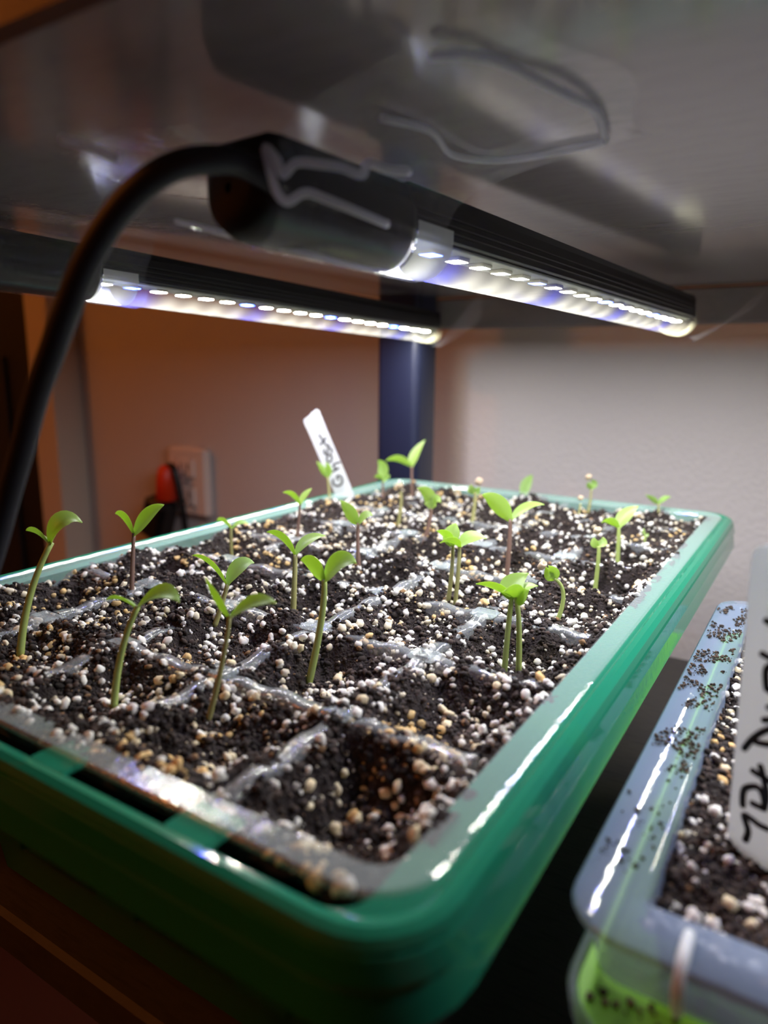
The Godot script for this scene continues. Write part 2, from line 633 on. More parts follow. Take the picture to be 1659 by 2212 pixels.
func make_green_tray() -> void:
	var tray := thing("seed_tray", "long green plastic seed tray with a ribbed side standing on the lower shelf", "seed tray")
	var box := [-3.25, -0.545, -5.335, -0.925]
	var st := start()
	loft(st, box, 0.16, [[0.055, -1.185], [0.085, -1.19], [0.072, -1.115], [0.066, -1.10], [0.078, -1.095], [0.066, -1.045], [0.055, -1.04], [0.062, -1.034], [0.05, -1.016], [0.03, -1.008], [0.008, -1.012], [-0.002, -1.020]])
	var lip := rounded_ring(-3.248, -0.547, -5.333, -0.927, 0.158, -1.020)
	var ledge := rounded_ring(-3.14, -0.655, -5.225, -0.931, 0.08, -1.024)
	var drop := rounded_ring(-3.15, -0.645, -5.235, -0.935, 0.08, -1.09)
	st.set_smooth_group(40)
	skin(st, [lip, ledge], true)
	st.set_smooth_group(41)
	skin(st, [ledge, drop], true)
	put("rim", done(st), materials["green plastic"], tray)
	st = start()
	var rows := loft(st, box, 0.16, [[0.03, -1.06], [-0.05, -1.09], [-0.115, -1.2], [-0.135, -1.52], [-0.15, -1.545], [-0.40, -1.56], [-0.46, -2.13], [-0.50, -2.148]])
	fan(st, rows[rows.size() - 1], true)
	put("base", done(st), materials["green base plastic"], tray)
	st = start()
	block(st, Vector3(0, -0.125, 0), Vector3(0.11, 0.25, 0.20), 0.025)
	var side_rib := done(st)
	st = start()
	block(st, Vector3(0, -0.125, 0), Vector3(0.20, 0.25, 0.11), 0.025)
	var end_rib := done(st)
	for k in 8:
		put("rib", side_rib, materials["green base plastic"], tray, Vector3(-0.635, -1.16, -1.30 - 0.525 * k) * U)
		put("rib", side_rib, materials["green base plastic"], tray, Vector3(-3.16, -1.16, -1.30 - 0.525 * k) * U)
	for k in 5:
		put("rib", end_rib, materials["green base plastic"], tray, Vector3(-0.92 - 0.496 * k, -1.16, -1.015) * U)
	# green tabs that carry the clear cells along the near edge
	for x in [-1.09, -1.60, -2.11, -2.62]:
		put("tab", box_mesh(Vector3(0.15, 0.02, 0.13), 0.008), materials["green plastic"], tray, Vector3(x, -1.022, -0.975) * U)

	var cells := thing("cell_insert", "clear plastic forty-cell insert lying in the green tray", "cell insert")
	var outer := [-3.22, -0.558, -5.31, -0.967]
	st = start()
	loft(st, outer, 0.16, [[0.0, -1.015], [0.002, -1.003], [-0.006, -0.997], [-0.085, -1.003], [-0.1, -1.02], [-0.115, -1.16]])
	put("flange", done(st), materials["clear plastic"], cells)
	for k in 7:   # dividers across
		var z := CELL[3] - PITCH_Z * (k + 1)
		for j in 5:
			put("divider", divider(true, 100 + k * 9 + j), materials["dusty clear plastic"], cells, Vector3(CELL[1] - PITCH_X * (j + 0.5), -1.03, z) * U)
	for k in 4:   # dividers along
		var x := CELL[1] - PITCH_X * (k + 1)
		for j in 8:
			put("divider", divider(false, 300 + k * 9 + j), materials["dusty clear plastic"], cells, Vector3(x, -1.03, CELL[3] - PITCH_Z * (j + 0.5)) * U)
		for j in 7:
			var turn := box_mesh(Vector3(0.11, 0.02, 0.085), 0.008)
			put("crossing", turn, materials["clear plastic"], cells, Vector3(x, -1.018 - 0.012 * cell_depth(k, j + 3), CELL[3] - PITCH_Z * (j + 1)) * U)

	make_soil()


func divider(across: bool, number: int) -> ArrayMesh:   # one bowed wall between two cells, with a rounded top
	var r := RandomNumberGenerator.new()
	r.seed = number
	var long := (PITCH_X if across else PITCH_Z) - 0.1
	var rows := []
	var bow := (r.randf() - 0.5) * 0.02
	for i in 9:
		var s := (i / 8.0 - 0.5) * long
		var top := 0.008 * sin(i * 1.7 + number)
		var mid := bow * cos(PI * (i / 8.0 - 0.5))
		var ring := PackedVector3Array()
		for p in [[0.045, -0.28], [0.028, -0.012], [0.021, 0.0], [-0.021, 0.0], [-0.028, -0.012], [-0.045, -0.28]]:
			if across:
				ring.append(Vector3(s, p[1] + top, p[0] + mid))
			else:
				ring.append(Vector3(p[0] + mid, p[1] + top, -s))
		rows.append(ring)
	var st := start()
	st.set_smooth_group(1)
	skin(st, rows)
	return done(st)


func make_soil() -> void:
	var soil := thing("potting_soil", "dark potting soil speckled with white perlite filling the green tray", "soil")
	soil.set_meta("kind", "stuff")
	var st := start()
	st.set_smooth_group(1)
	var nx := 210
	var nz := 350
	var rows := []
	for i in nz + 1:
		var row := PackedVector3Array()
		var z := lerpf(CELL[3] + 0.055, CELL[2] - 0.03, float(i) / nz)
		for j in nx + 1:
			var x := lerpf(CELL[0] - 0.03, CELL[1] + 0.03, float(j) / nx)
			row.append(Vector3(x, soil_height(x, z), z))
		rows.append(row)
	skin(st, rows)
	put("soil_surface", done(st), materials["soil"], soil)
	scatter(soil, [CELL[0], CELL[1], CELL[2], CELL[3] + 0.045], soil_height, 60000, 19000, 300)


func scatter(soil: Node3D, area: Array, height: Callable, crumbs: int, granules: int, single: int) -> void:
	var crumb_spots := []
	for i in crumbs:
		var x := rng.randf_range(area[0], area[1])
		var z: float = area[3] - (area[3] - area[2]) * pow(rng.randf(), 1.35)
		var s := 0.003 + 0.010 * pow(rng.randf(), 2.4)
		var tone := rng.randf()
		var c := Color(0.013, 0.010, 0.008).lerp(Color(0.075, 0.051, 0.039), tone * tone)
		if rng.randf() < 0.03:
			c = Color(0.22, 0.13, 0.06)
		crumb_spots.append([Vector3(x, height.call(x, z) + s * 0.25, z), Vector3(s * rng.randf_range(0.7, 1.5), s * rng.randf_range(0.6, 1.0), s * rng.randf_range(0.7, 1.5)), c])
	many("soil_crumbs", lump(5, 0.7, 3, 5), materials["soil crumb"], crumb_spots, soil)
	var spots := []
	for i in granules:
		var x := rng.randf_range(area[0], area[1])
		var z: float = area[3] - (area[3] - area[2]) * pow(rng.randf(), 1.2)
		var patch := broad.get_noise_2d(x * 2.2 + 90.0, z * 2.2)
		if rng.randf() > 0.55 + 1.1 * patch:
			continue
		var s := 0.0025 + 0.0145 * pow(rng.randf(), 2.0)
		var tan := broad.get_noise_2d(x * 1.3 - 60.0, z * 1.3 + 30.0) + 0.25 * (rng.randf() - 0.5) + remap(x, -3.0, -0.7, 0.07, -0.16)
		var k := 0 if tan < 0.05 else (1 if tan < 0.27 else 2)
		if rng.randf() < 0.2:
			k = rng.randi() % 2
		var p := Vector3(x, height.call(x, z) + s * rng.randf_range(0.1, 0.7), z)
		spots.append([p, Vector3(s * rng.randf_range(0.8, 1.45), s * rng.randf_range(0.7, 1.0), s * rng.randf_range(0.8, 1.45)), k, s / depth_of(p)])
	spots.sort_custom(func(a, b): return a[3] > b[3])
	var shapes := [lump(11, 0.35, 6, 9), lump(12, 0.45, 6, 9), lump(13, 0.3, 6, 9)]
	var tones := ["perlite white", "perlite cream", "perlite tan"]
	var rest := [[], [], []]
	var shown := 0
	for s in spots:
		var v := seen_at(s[0])
		if shown < single and v.x > 5 and v.x < 1654 and v.y < 2207:
			var g := put("perlite_granule" if shown == 0 else "perlite_granule_%03d" % shown, shapes[shown % 3], materials[tones[s[2]]], soil, s[0] * U)
			g.basis = Basis.from_euler(Vector3(rng.randf(), rng.randf() * TAU, rng.randf())).scaled_local(s[1] * U)
			shown += 1
		else:
			rest[rng.randi() % 3].append([s[0], s[1], [Color(0.79, 0.78, 0.70), Color(0.75, 0.68, 0.49), Color(0.66, 0.47, 0.20)][s[2]] * rng.randf_range(0.75, 1.0)])
	for i in 3:
		many("perlite", shapes[i], materials["perlite"], rest[i], soil)


func many(called: String, shape: Mesh, material: Material, spots: Array, parent: Node3D) -> void:
	var m := MultiMesh.new()
	m.transform_format = MultiMesh.TRANSFORM_3D
	m.use_colors = true
	m.mesh = shape
	m.instance_count = spots.size()
	for i in spots.size():
		var s: Array = spots[i]
		var turn := Basis.from_euler(Vector3(rng.randf(), rng.randf() * TAU, rng.randf())).scaled_local(s[1] * U)
		m.set_instance_transform(i, Transform3D(turn, s[0] * U))
		var c: Color = s[2]
		c.a = 1.0
		m.set_instance_color(i, c)
	var o := MultiMeshInstance3D.new()
	o.name = called
	o.multimesh = m
	o.material_override = material
	o.set_meta("kind", "stuff")
	parent.add_child(o, true)


# ---------------------------------------------------------------- grow lights and the tape that holds them

func bow(radius: float, top: float, width := 1.0, n := 14) -> PackedVector3Array:   # cross-section of the D-shaped lamp, open at the top
	var out := PackedVector3Array()
	out.append(Vector3(radius * width, top, 0))
	for i in n + 1:
		var a := -PI * i / n
		out.append(Vector3(radius * width * cos(a), radius * sin(a), 0))
	out.append(Vector3(-radius * width, top, 0))
	return out


func run(section: PackedVector3Array, t0: float, t1: float) -> Array:
	var rows := []
	for t in [t0, t1]:
		var row := PackedVector3Array()
		for p in section:
			row.append(Vector3(p.x, p.y, -t * LAMP_STEP))
		rows.append(row)
	return rows


func led_shape(glow: Material) -> ArrayMesh:   # a small pale block whose lower face glows
	var st := start()
	block(st, Vector3.ZERO, Vector3(0.068, 0.016, 0.078), 0.004)
	st.set_material(materials["led body"])
	var mesh := done(st)
	st = start()
	st.set_smooth_group(4294967295)
	quad(st, Vector3(-0.028, -0.0085, -0.032), Vector3(0.028, -0.0085, -0.032), Vector3(0.028, -0.0085, 0.032), Vector3(-0.028, -0.0085, 0.032))
	st.set_material(glow)
	st.index()
	st.generate_normals()
	st.commit(mesh)
	return mesh


func make_lamp(label: String, from: Vector3, along: Vector3) -> Node3D:   # the lamp's own -z runs along it; the first blue led is at its origin
	var lamp := thing("grow_light", label, "grow light", at(from.x, from.y, from.z), "clear LED tube grow lights taped under the upper shelf")
	lamp.basis = Basis.looking_at(along.normalized(), Vector3.UP)
	var st := start()
	# ribbed aluminium back
	var back := PackedVector3Array()
	for p in [[0.118, 0.0], [0.124, 0.004], [0.124, 0.022], [0.119, 0.027], [0.122, 0.032], [0.122, 0.046], [0.117, 0.05], [0.120, 0.055], [0.120, 0.07], [0.114, 0.075], [0.116, 0.08], [0.114, 0.115], [0.10, 0.145]]:
		back.append(Vector3(p[0] * 0.82, p[1], 0))
	for i in range(back.size() - 1, -1, -1):
		back.append(Vector3(-back[i].x, back[i].y, 0))
	st.set_smooth_group(4294967295)
	var rows := run(back, -0.3, 3.72)
	skin(st, rows, true)
	fan(st, rows[0], true)
	fan(st, rows[1])
	put("housing", done(st), materials["lamp housing"], lamp)
	put("led_strip", box_mesh(Vector3(0.15, 0.012, 4.0 * LAMP_STEP), 0.003), materials["led board"], lamp, Vector3(0, -0.008, -1.71 * LAMP_STEP) * U)
	for k in range(-1, 19):
		var blue := k % 5 == 0
		put("led_chip", chips[1 if blue else 0], null, lamp, Vector3(0, -0.02, -k * 0.2 * LAMP_STEP) * U)
	# clear half-round cover with fine ridges along it
	var ridged := bow(0.115, 0.03, 1.0, 40)
	for i in ridged.size():
		ridged[i] *= 1.0 + 0.012 * (i % 2)
	st = start()
	st.set_smooth_group(1)
	skin(st, run(ridged, -0.28, 3.66))
	put("diffuser", done(st), materials["lamp diffuser"], lamp)
	# clear cap at the far end
	st = start()
	st.set_smooth_group(1)
	var cap := bow(0.124, 0.02, 1.0, 18)
	rows = []
	for step in [[3.55, 0.96], [3.56, 1.0], [3.70, 1.0], [3.74, 0.95], [3.765, 0.8], [3.775, 0.05]]:
		var row := PackedVector3Array()
		for p in cap:
			row.append(Vector3(p.x * step[1], p.y * step[1], -step[0] * LAMP_STEP))
		rows.append(row)
	skin(st, rows)
	put("end_cap", done(st), materials["lamp end"], lamp)
	# frosted collar, then the black cap that takes the cable
	st = start()
	st.set_smooth_group(1)
	skin(st, run(bow(0.120, 0.03, 1.0, 24), -0.30, -0.06))
	put("collar", done(st), materials["frosted collar"], lamp)
	st = start()
	st.set_smooth_group(1)
	var dark := bow(0.117, 0.06, 1.0, 20)
	dark.append(Vector3(-0.09, 0.13, 0))
	dark.append(Vector3(0.09, 0.13, 0))
	rows = []
	for step in [[-1.06, 0.1], [-1.055, 0.5], [-1.04, 0.82], [-1.0, 0.97], [-0.95, 1.0], [-0.33, 1.0], [-0.30, 0.97], [-0.295, 0.2]]:
		var row := PackedVector3Array()
		for p in dark:
			row.append(Vector3(p.x * step[1], p.y * step[1], -step[0] * LAMP_STEP))
		rows.append(row)
	skin(st, rows, true)
	put("black_cap", done(st), materials["black plastic"], lamp)
	var light := AreaLight3D.new()
	light.name = "led_light"
	light.position = Vector3(0, -0.035, -1.7 * LAMP_STEP) * U
	light.rotation = Vector3(-PI / 2.0, 0, 0)
	light.area_size = Vector2(0.03, 3.7 * LAMP_STEP) * U
	light.light_color = Color(0.92, 0.93, 1.0)
	light.light_energy = LIGHT_ENERGY
	light.area_range = 6.0
	light.area_attenuation = 2.0
	light.shadow_enabled = true
	lamp.add_child(light)
	return lamp


const LIGHT_ENERGY := 0.02
const NEAR_LAMP := Vector3(-1.233, 0.394, -2.244)
const NEAR_ALONG := Vector3(0.080, -0.021, -0.997)
const FAR_LAMP := Vector3(-3.173, 0.401, -2.544)
const FAR_ALONG := Vector3(0.016, -0.030, -1.0)


func make_lamps() -> void:
	chips = [led_shape(materials["white led"]), led_shape(materials["blue led"])]
	make_lamp("nearer LED grow light, with the black power cable curving out of its cap", NEAR_LAMP, NEAR_ALONG)
	make_lamp("farther LED grow light, hung on the side of the black post", FAR_LAMP, FAR_ALONG)
	make_lamp("third LED grow light, over the clear tray, beyond the picture's right edge", Vector3(0.72, 0.398, -1.95), Vector3(0.02, -0.02, -1.0))
	# the cable leaves the cap and sags across in front of the farther light
	var path := []
	var cable := EYE + on_depth(600, 395, 1.66) * U
	for c in [[600, 395, 1.66], [520, 352, 1.60], [455, 345, 1.55], [380, 358, 1.52], [310, 400, 1.52], [245, 470, 1.54], [190, 560, 1.57], [148, 660, 1.62], [112, 760, 1.68], [80, 850, 1.74], [50, 960, 1.80], [16, 1080, 1.86], [-14, 1190, 1.90], [-56, 1310, 1.92], [-120, 1460, 1.93]]:
		path.append(on_depth(c[0], c[1], c[2]) - (cable - EYE) / U)
	for p in [Vector3(-2.05, -1.15, -0.74), Vector3(-2.15, -1.6, -0.66), Vector3(-2.4, -2.4, -0.6), Vector3(-2.6, -4.0, -0.55), Vector3(-2.6, -7.0, -0.5), Vector3(-2.7, -10.2, -0.4), Vector3(-3.0, -10.43, 0.4), Vector3(-3.4, -10.43, 1.6)]:
		path.append(p - (cable - EYE) / U)
	var st := start()
	pipe(st, smooth_path(path, 5), [0.031], 12)
	tag(put("power_cable", done(st), materials["cable rubber"], null, cable), "thick black power cable arching from the nearer grow light down the left edge", "cable")
	# tape: a sling round each black cap, up to the shelf on both sides
	sling("clear tape sling round the cap of the nearer grow light", NEAR_LAMP, NEAR_ALONG, -1.02, -0.10, 0.62, 0.78, 4)
	sling("clear tape sling round the cap of the farther grow light", FAR_LAMP, FAR_ALONG, -1.30, -0.02, 0.30, 0.42, 8)
	flap("clear tape over the far end of the nearer grow light", NEAR_LAMP + NEAR_ALONG * 3.70 * LAMP_STEP, 0.62, 21)
	flap("clear tape over the end of the farther grow light, at the black post", FAR_LAMP + FAR_ALONG * 3.70 * LAMP_STEP, 0.5, 22)
	# folded edges of the tape, where the film has crumpled into a thick glassy ridge
	fold("crumpled ridge of clear tape hooked round the nearer black cap", [[884, 370, 1.75], [840, 368, 1.7], [796, 352, 1.66], [782, 378, 1.64], [740, 362, 1.62], [690, 355, 1.6], [640, 352, 1.6], [612, 378, 1.6], [600, 350, 1.6], [574, 318, 1.6], [582, 360, 1.6], [598, 415, 1.6], [622, 436, 1.6], [660, 416, 1.62], [700, 428, 1.64], [760, 452, 1.68], [836, 484, 1.78]], 0.011)
	fold("long straight tape ridge running left from the nearer black cap", [[380, 478, 1.9], [440, 492, 1.86], [520, 514, 1.84], [600, 532, 1.86], [680, 552, 1.9], [760, 574, 1.96], [835, 588, 2.05]], 0.008)
	shelf_fold("clear tape ridge stuck in a loop to the shelf underside above the nearer light", [[-0.76, -1.36], [-0.70, -1.40], [-0.66, -1.50], [-0.60, -1.68], [-0.575, -1.86], [-0.60, -2.02], [-0.63, -2.13], [-0.74, -2.15], [-0.88, -2.16], [-0.99, -2.13], [-1.03, -1.98], [-1.0, -1.8], [-1.04, -1.62]])
	fold("short bright tape ridge under the shelf, left of the cable arch", [[132, 300, 1.55], [165, 308, 1.55], [205, 322, 1.55], [252, 344, 1.55]], 0.011)
	# a loose corner of film on the shelf at the left
	st = start()
	st.set_smooth_group(1)
	var rows := []
	for i in 9:
		var row := PackedVector3Array()
		for j in 7:
			var s := i / 8.0
			var t := j / 6.0
			row.append(Vector3(lerpf(-2.05, -1.5, s), 0.612 - 0.05 * sin(PI * t) - 0.015 * sin(s * 9.0), lerpf(-1.30, -2.1, t) - 0.1 * s))
		rows.append(row)
	skin(st, rows)
	var patch := put("tape_patch", done(st), materials["clear tape"], null, EYE)
	tag(patch, "loose clear tape patch under the shelf, above the cable", "tape")


func sling(label: String, lamp: Vector3, along: Vector3, t0: float, t1: float, reach_left: float, reach_right: float, number: int) -> void:
	var r := RandomNumberGenerator.new()
	r.seed = number
	var shape := smooth_path([Vector3(reach_right, 0.212, 0), Vector3(reach_right - 0.12, 0.205, 0), Vector3(0.24, 0.13, 0), Vector3(0.136, 0.03, 0), Vector3(0.11, -0.075, 0), Vector3(0, -0.128, 0), Vector3(-0.11, -0.075, 0), Vector3(-0.136, 0.03, 0), Vector3(-0.22, 0.12, 0), Vector3(-reach_left + 0.12, 0.205, 0), Vector3(-reach_left, 0.212, 0)], 4)
	var side := along.cross(Vector3.UP).normalized()
	var rows := []
	for i in 13:
		var f := i / 12.0
		var row := PackedVector3Array()
		for j in shape.size():
			var p := shape[j]
			var g := float(j) / (shape.size() - 1)
			var t := lerpf(t0 + 0.05 * sin(g * 7.0 + number), t1 + 0.04 * sin(g * 9.0 + number * 2.0), f)
			var away := clampf(absf(g - 0.5) * 2.6 - 0.2, 0.0, 1.0)
			var q := p * (1.0 + 0.06 * away * sin(f * 8.0 + g * 11.0 + number))
			var w := lamp + along * t * LAMP_STEP + side * q.x
			w.y = minf(lamp.y + along.y * t * LAMP_STEP + q.y, 0.612)
			row.append(w)
		rows.append(row)
	var st := start()
	st.set_smooth_group(1)
	skin(st, rows)
	var o := put("tape_sling", done(st), materials["clear tape"], null, EYE)
	tag(o, label, "tape", "clear tape holding the grow lights")


func flap(label: String, tip: Vector3, reach: float, number: int) -> void:   # from under the lamp's end, up and right to the shelf
	var rows := []
	for i in 9:
		var f := i / 8.0
		var row := PackedVector3Array()
		for j in 7:
			var g := j / 6.0
			var w := tip + Vector3(0.10 + 0.02 * sin(g * 5.0), -0.15, 0.16 - 0.30 * g).lerp(Vector3(reach, 0.612 - tip.y, 0.05 - 0.42 * g), f)
			w.y += -0.05 * sin(PI * f) + 0.012 * sin(f * 7.0 + g * 4.0 + number)
			w.y = minf(w.y, 0.612)
			row.append(w)
		rows.append(row)
	var st := start()
	st.set_smooth_group(1)
	skin(st, rows)
	var o := put("tape_flap", done(st), materials["clear tape"], null, EYE)
	tag(o, label, "tape", "clear tape holding the grow lights")


func fold(label: String, path: Array, radius: float) -> void:
	var points := []
	for c in path:
		points.append(on_depth(c[0], c[1], c[2]))
	var st := start()
	pipe(st, smooth_path(points, 4), [radius], 7)
	var o := put("tape_ridge", done(st), materials["tape fold"], null, EYE)
	tag(o, label, "tape", "clear tape holding the grow lights")


func shelf_fold(label: String, path: Array) -> void:
	var points := []
	for c in path:
		points.append(Vector3(c[0], 0.604 + 0.006 * sin(c[1] * 20.0), c[1]))
	var st := start()
	pipe(st, smooth_path(points, 5), [0.010], 7)
	var o := put("tape_ridge", done(st), materials["tape fold"], null, EYE)
	tag(o, label, "tape", "clear tape holding the grow lights")


# ---------------------------------------------------------------- the clear tray at the right

const CLEAR := [-0.37, 1.25, -3.83, -1.30]


func clear_soil_height(x: float, z: float) -> float:
	return -1.235 + 0.03 * broad.get_noise_2d(x * 2.0 + 7.0, z * 2.0) + 0.02 * fine.get_noise_2d(x, z) + 0.03 * smoothstep(-0.05, -0.2, x)


func make_clear_tray() -> void:
	var tray := thing("clear_tray", "clear plastic seed tray sitting in a lime green base beside the long tray", "seed tray")
	var st := start()
	loft(st, CLEAR, 0.13, [[-0.055, -1.305], [-0.045, -1.25], [-0.02, -1.205], [0.0, -1.175], [0.006, -1.162], [-0.004, -1.153], [-0.135, -1.150], [-0.15, -1.16], [-0.17, -1.28], [-0.19, -1.38]], false)
	put("rim", done(st), materials["smoky clear plastic"], tray)
	for k in 3:
		st = start()
		pipe(st, smooth_path([Vector3(0, 0.012, -0.10), Vector3(0, 0.012, -0.02), Vector3(0, -0.03, 0.012), Vector3(0, -0.09, -0.012), Vector3(0, -0.11, -0.02)], 4), [0.011, 0.013], 8)
		put("rib", done(st), materials["frosted collar"], tray, Vector3(-0.125 + 0.42 * k, -1.162, -1.30) * U)
	var base := thing("base_tray", "translucent lime green base tray under the clear seed tray", "base tray")
	var foot := [-0.348, 1.24, -3.86, -1.19]
	st = start()
	loft(st, foot, 0.17, [[-0.012, -1.35], [0.0, -1.345], [0.004, -1.31], [-0.004, -1.298], [-0.014, -1.305], [-0.02, -1.32]])
	put("rim", done(st), materials["clear plastic"], base)
	st = start()
	var rows := loft(st, foot, 0.17, [[-0.19, -1.45], [-0.19, -1.318], [-0.02, -1.316], [-0.012, -1.35], [-0.03, -1.55], [-0.12, -2.10], [-0.16, -2.148]])
	fan(st, rows[rows.size() - 1], true)
	put("body", done(st), materials["lime plastic"], base)
	var soil := thing("potting_soil", "dark potting soil with bright perlite around the big white plant label in the clear tray", "soil")
	soil.set_meta("kind", "stuff")
	st = start()
	st.set_smooth_group(1)
	rows = []
	for i in 161:
		var row := PackedVector3Array()
		var z := lerpf(-1.44, -3.69, i / 160.0)
		for j in 101:
			var x := lerpf(-0.225, 1.1, j / 100.0)
			row.append(Vector3(x, clear_soil_height(x, z), z))
		rows.append(row)
	skin(st, rows)
	put("soil_surface", done(st), materials["soil"], soil)
	scatter(soil, [-0.22, 0.75, -3.68, -1.45], clear_soil_height, 24000, 4000, 150)
	var bits := []
	for i in 160:
		var x := rng.randf_range(-0.30, 0.6)
		var s := 0.003 + 0.008 * rng.randf()
		bits.append([Vector3(x, -1.315 + s * 0.3, -1.33 + 0.045 * rng.randf() + 0.02 * sin(x * 9.0)), Vector3(s, s, s), Color(0.05, 0.035, 0.025).lerp(Color(0.3, 0.22, 0.14), rng.randf())])
	many("spilled_soil", lump(6, 0.7, 3, 5), materials["soil crumb"], bits, soil)
	# spilled soil on the flanges
	for spill in [[soil, [-0.36, -0.23, -3.7, -2.0], 1800], [soil, [-0.36, -0.24, -2.0, -1.45], 120]]:
		var spots := []
		for i in spill[2]:
			var x := rng.randf_range(spill[1][0], spill[1][1])
			var z := rng.randf_range(spill[1][2], spill[1][3])
			if broad.get_noise_2d(x * 4.0 + 3.0, z * 3.0) < 0.02:
				continue
			var s := 0.002 + 0.006 * pow(rng.randf(), 2.0)
			var c := Color(0.02, 0.014, 0.011).lerp(Color(0.12, 0.08, 0.05), rng.randf() * rng.randf())
			spots.append([Vector3(x, -1.149 + s * 0.4, z), Vector3(s, s * 0.7, s), c])
		many("spilled_soil", lump(6, 0.7, 3, 5), materials["soil crumb"], spots, spill[0])


# ---------------------------------------------------------------- plant labels

func label_point(px: float, py: float, corner: Vector3, normal: Vector3) -> Vector3:
	var d := sight(px, py)
	return d * (corner.dot(normal) / d.dot(normal))


func stake(called: String, label: String, corner: Vector3, normal: Vector3, outline: Array, strokes: Array, thickness: float, pen: float) -> void:
	var o := thing(called, label, "plant label", EYE + corner * U, "white plastic plant labels")
	var front := PackedVector3Array()
	var behind := PackedVector3Array()
	for p in outline:
		var w: Vector3 = p if p is Vector3 else label_point(p[0], p[1], corner, normal)
		front.append(w - corner)
		behind.append(w - corner - normal * thickness)
	var st := start()
	st.set_smooth_group(1)
	fan(st, front)
	st.set_smooth_group(2)
	fan(st, behind, true)
	st.set_smooth_group(4294967295)
	skin(st, [behind, front], true)
	put("plate", done(st), materials["label plastic"], o)
	st = start()
	for s in strokes:
		var points := []
		for p in s:
			points.append((p if p is Vector3 else label_point(p[0], p[1], corner, normal)) - corner + normal * pen * 0.1)
		pen_line(st, smooth_path(points, 4), normal, pen)
	put("lettering", done(st), materials["marker ink"], o)


func pen_line(st: SurfaceTool, path: PackedVector3Array, normal: Vector3, pen: float) -> void:   # a thin raised band of ink with round ends
	st.set_smooth_group(1)
	var rows := []
	for i in path.size():
		var t := (path[mini(i + 1, path.size() - 1)] - path[maxi(i - 1, 0)]).normalized()
		var side := t.cross(normal).normalized()
		var ends := pen * (0.55 if i == 0 or i == path.size() - 1 else 1.0)
		rows.append(PackedVector3Array([path[i] - side * ends - normal * pen * 0.2, path[i] - side * ends * 0.9, path[i] + side * ends * 0.9, path[i] + side * ends - normal * pen * 0.2]))
	skin(st, rows)


func make_labels() -> void:
	# the big label in the clear tray: writing runs up the plate
	var corner := on_level(1570, 1822, -1.215)
	var normal := Vector3(-0.30, 0.02, 0.95).normalized()
	var strokes := []
	for s in [
		[[215, 2082], [236, 2035], [238, 1990], [212, 1900], [262, 1925], [320, 1968], [392, 2000]],
		[[204, 1850], [204, 1760], [226, 1712], [300, 1706], [340, 1760], [352, 1850], [318, 1842], [250, 1808]],
		[[352, 1850], [366, 1760], [345, 1640], [318, 1545]],
		[[255, 1583], [310, 1622], [380, 1660], [440, 1690]],
		[[204, 1458], [262, 1385], [330, 1335], [420, 1300]],
		[[270, 1378], [300, 1402], [400, 1415], [460, 1370], [470, 1290]],
		[[330, 1252], [400, 1245], [455, 1225], [450, 1175], [360, 1162]],
		[[372, 1060], [362, 990], [366, 900], [420, 880], [450, 950], [420, 1040], [372, 1060]],
		[[318, 788], [380, 822], [470, 860], [540, 800]],
		[[345, 562], [400, 590], [470, 610], [480, 520]]]:
		var line := []
		for p in s:
			line.append([1540 + p[0] * 0.3165, 1160 + p[1] * 0.3165])
		strokes.append(line)
	stake("plant_label", "big white plant label in the clear tray, its writing cut off by the picture edge", corner, normal,
		[[1566, 1880], [1570, 1822], [1590, 1580], [1607, 1390], [1622, 1215], [1626, 1194], [1636, 1182], [1652, 1178], [1730, 1180], [1758, 1186], [1764, 1204], [1758, 1420], [1738, 1880]], strokes, 0.02, 0.0085)
	# the small leaning label
	corner = on_level(745, 1072, -1.02)
	normal = Vector3(0.42, 0.12, 0.90).normalized()
	strokes = []
	for s in [
		[[600, 612], [594, 640], [612, 660], [645, 658], [662, 630], [656, 600], [636, 588], [622, 600], [640, 622]],
		[[582, 566], [640, 532], [618, 540], [600, 522], [606, 505], [650, 492]],
		[[590, 470], [578, 440], [556, 448], [552, 480], [572, 492], [590, 470]],
		[[536, 398], [530, 420], [544, 436], [556, 420], [560, 396], [576, 390], [588, 408], [582, 430]],
		[[492, 292], [512, 320], [540, 362], [556, 378], [570, 362]],
		[[500, 372], [522, 346], [548, 312]]]:
		var line := []
		for p in s:
			line.append([540 + p[0] * 0.3014, 850 + p[1] * 0.3014])
		strokes.append(line)
	stake("plant_label", "small white plant label leaning at the back left edge of the green tray", corner, normal,
		[[734, 1090], [724, 1068], [694, 1000], [669, 940], [657, 914], [656, 907], [670, 896], [671, 893], [683, 884], [688, 886], [706, 930], [732, 990], [758, 1052], [766, 1074]], strokes, 0.012, 0.008)


# ---------------------------------------------------------------- seedlings

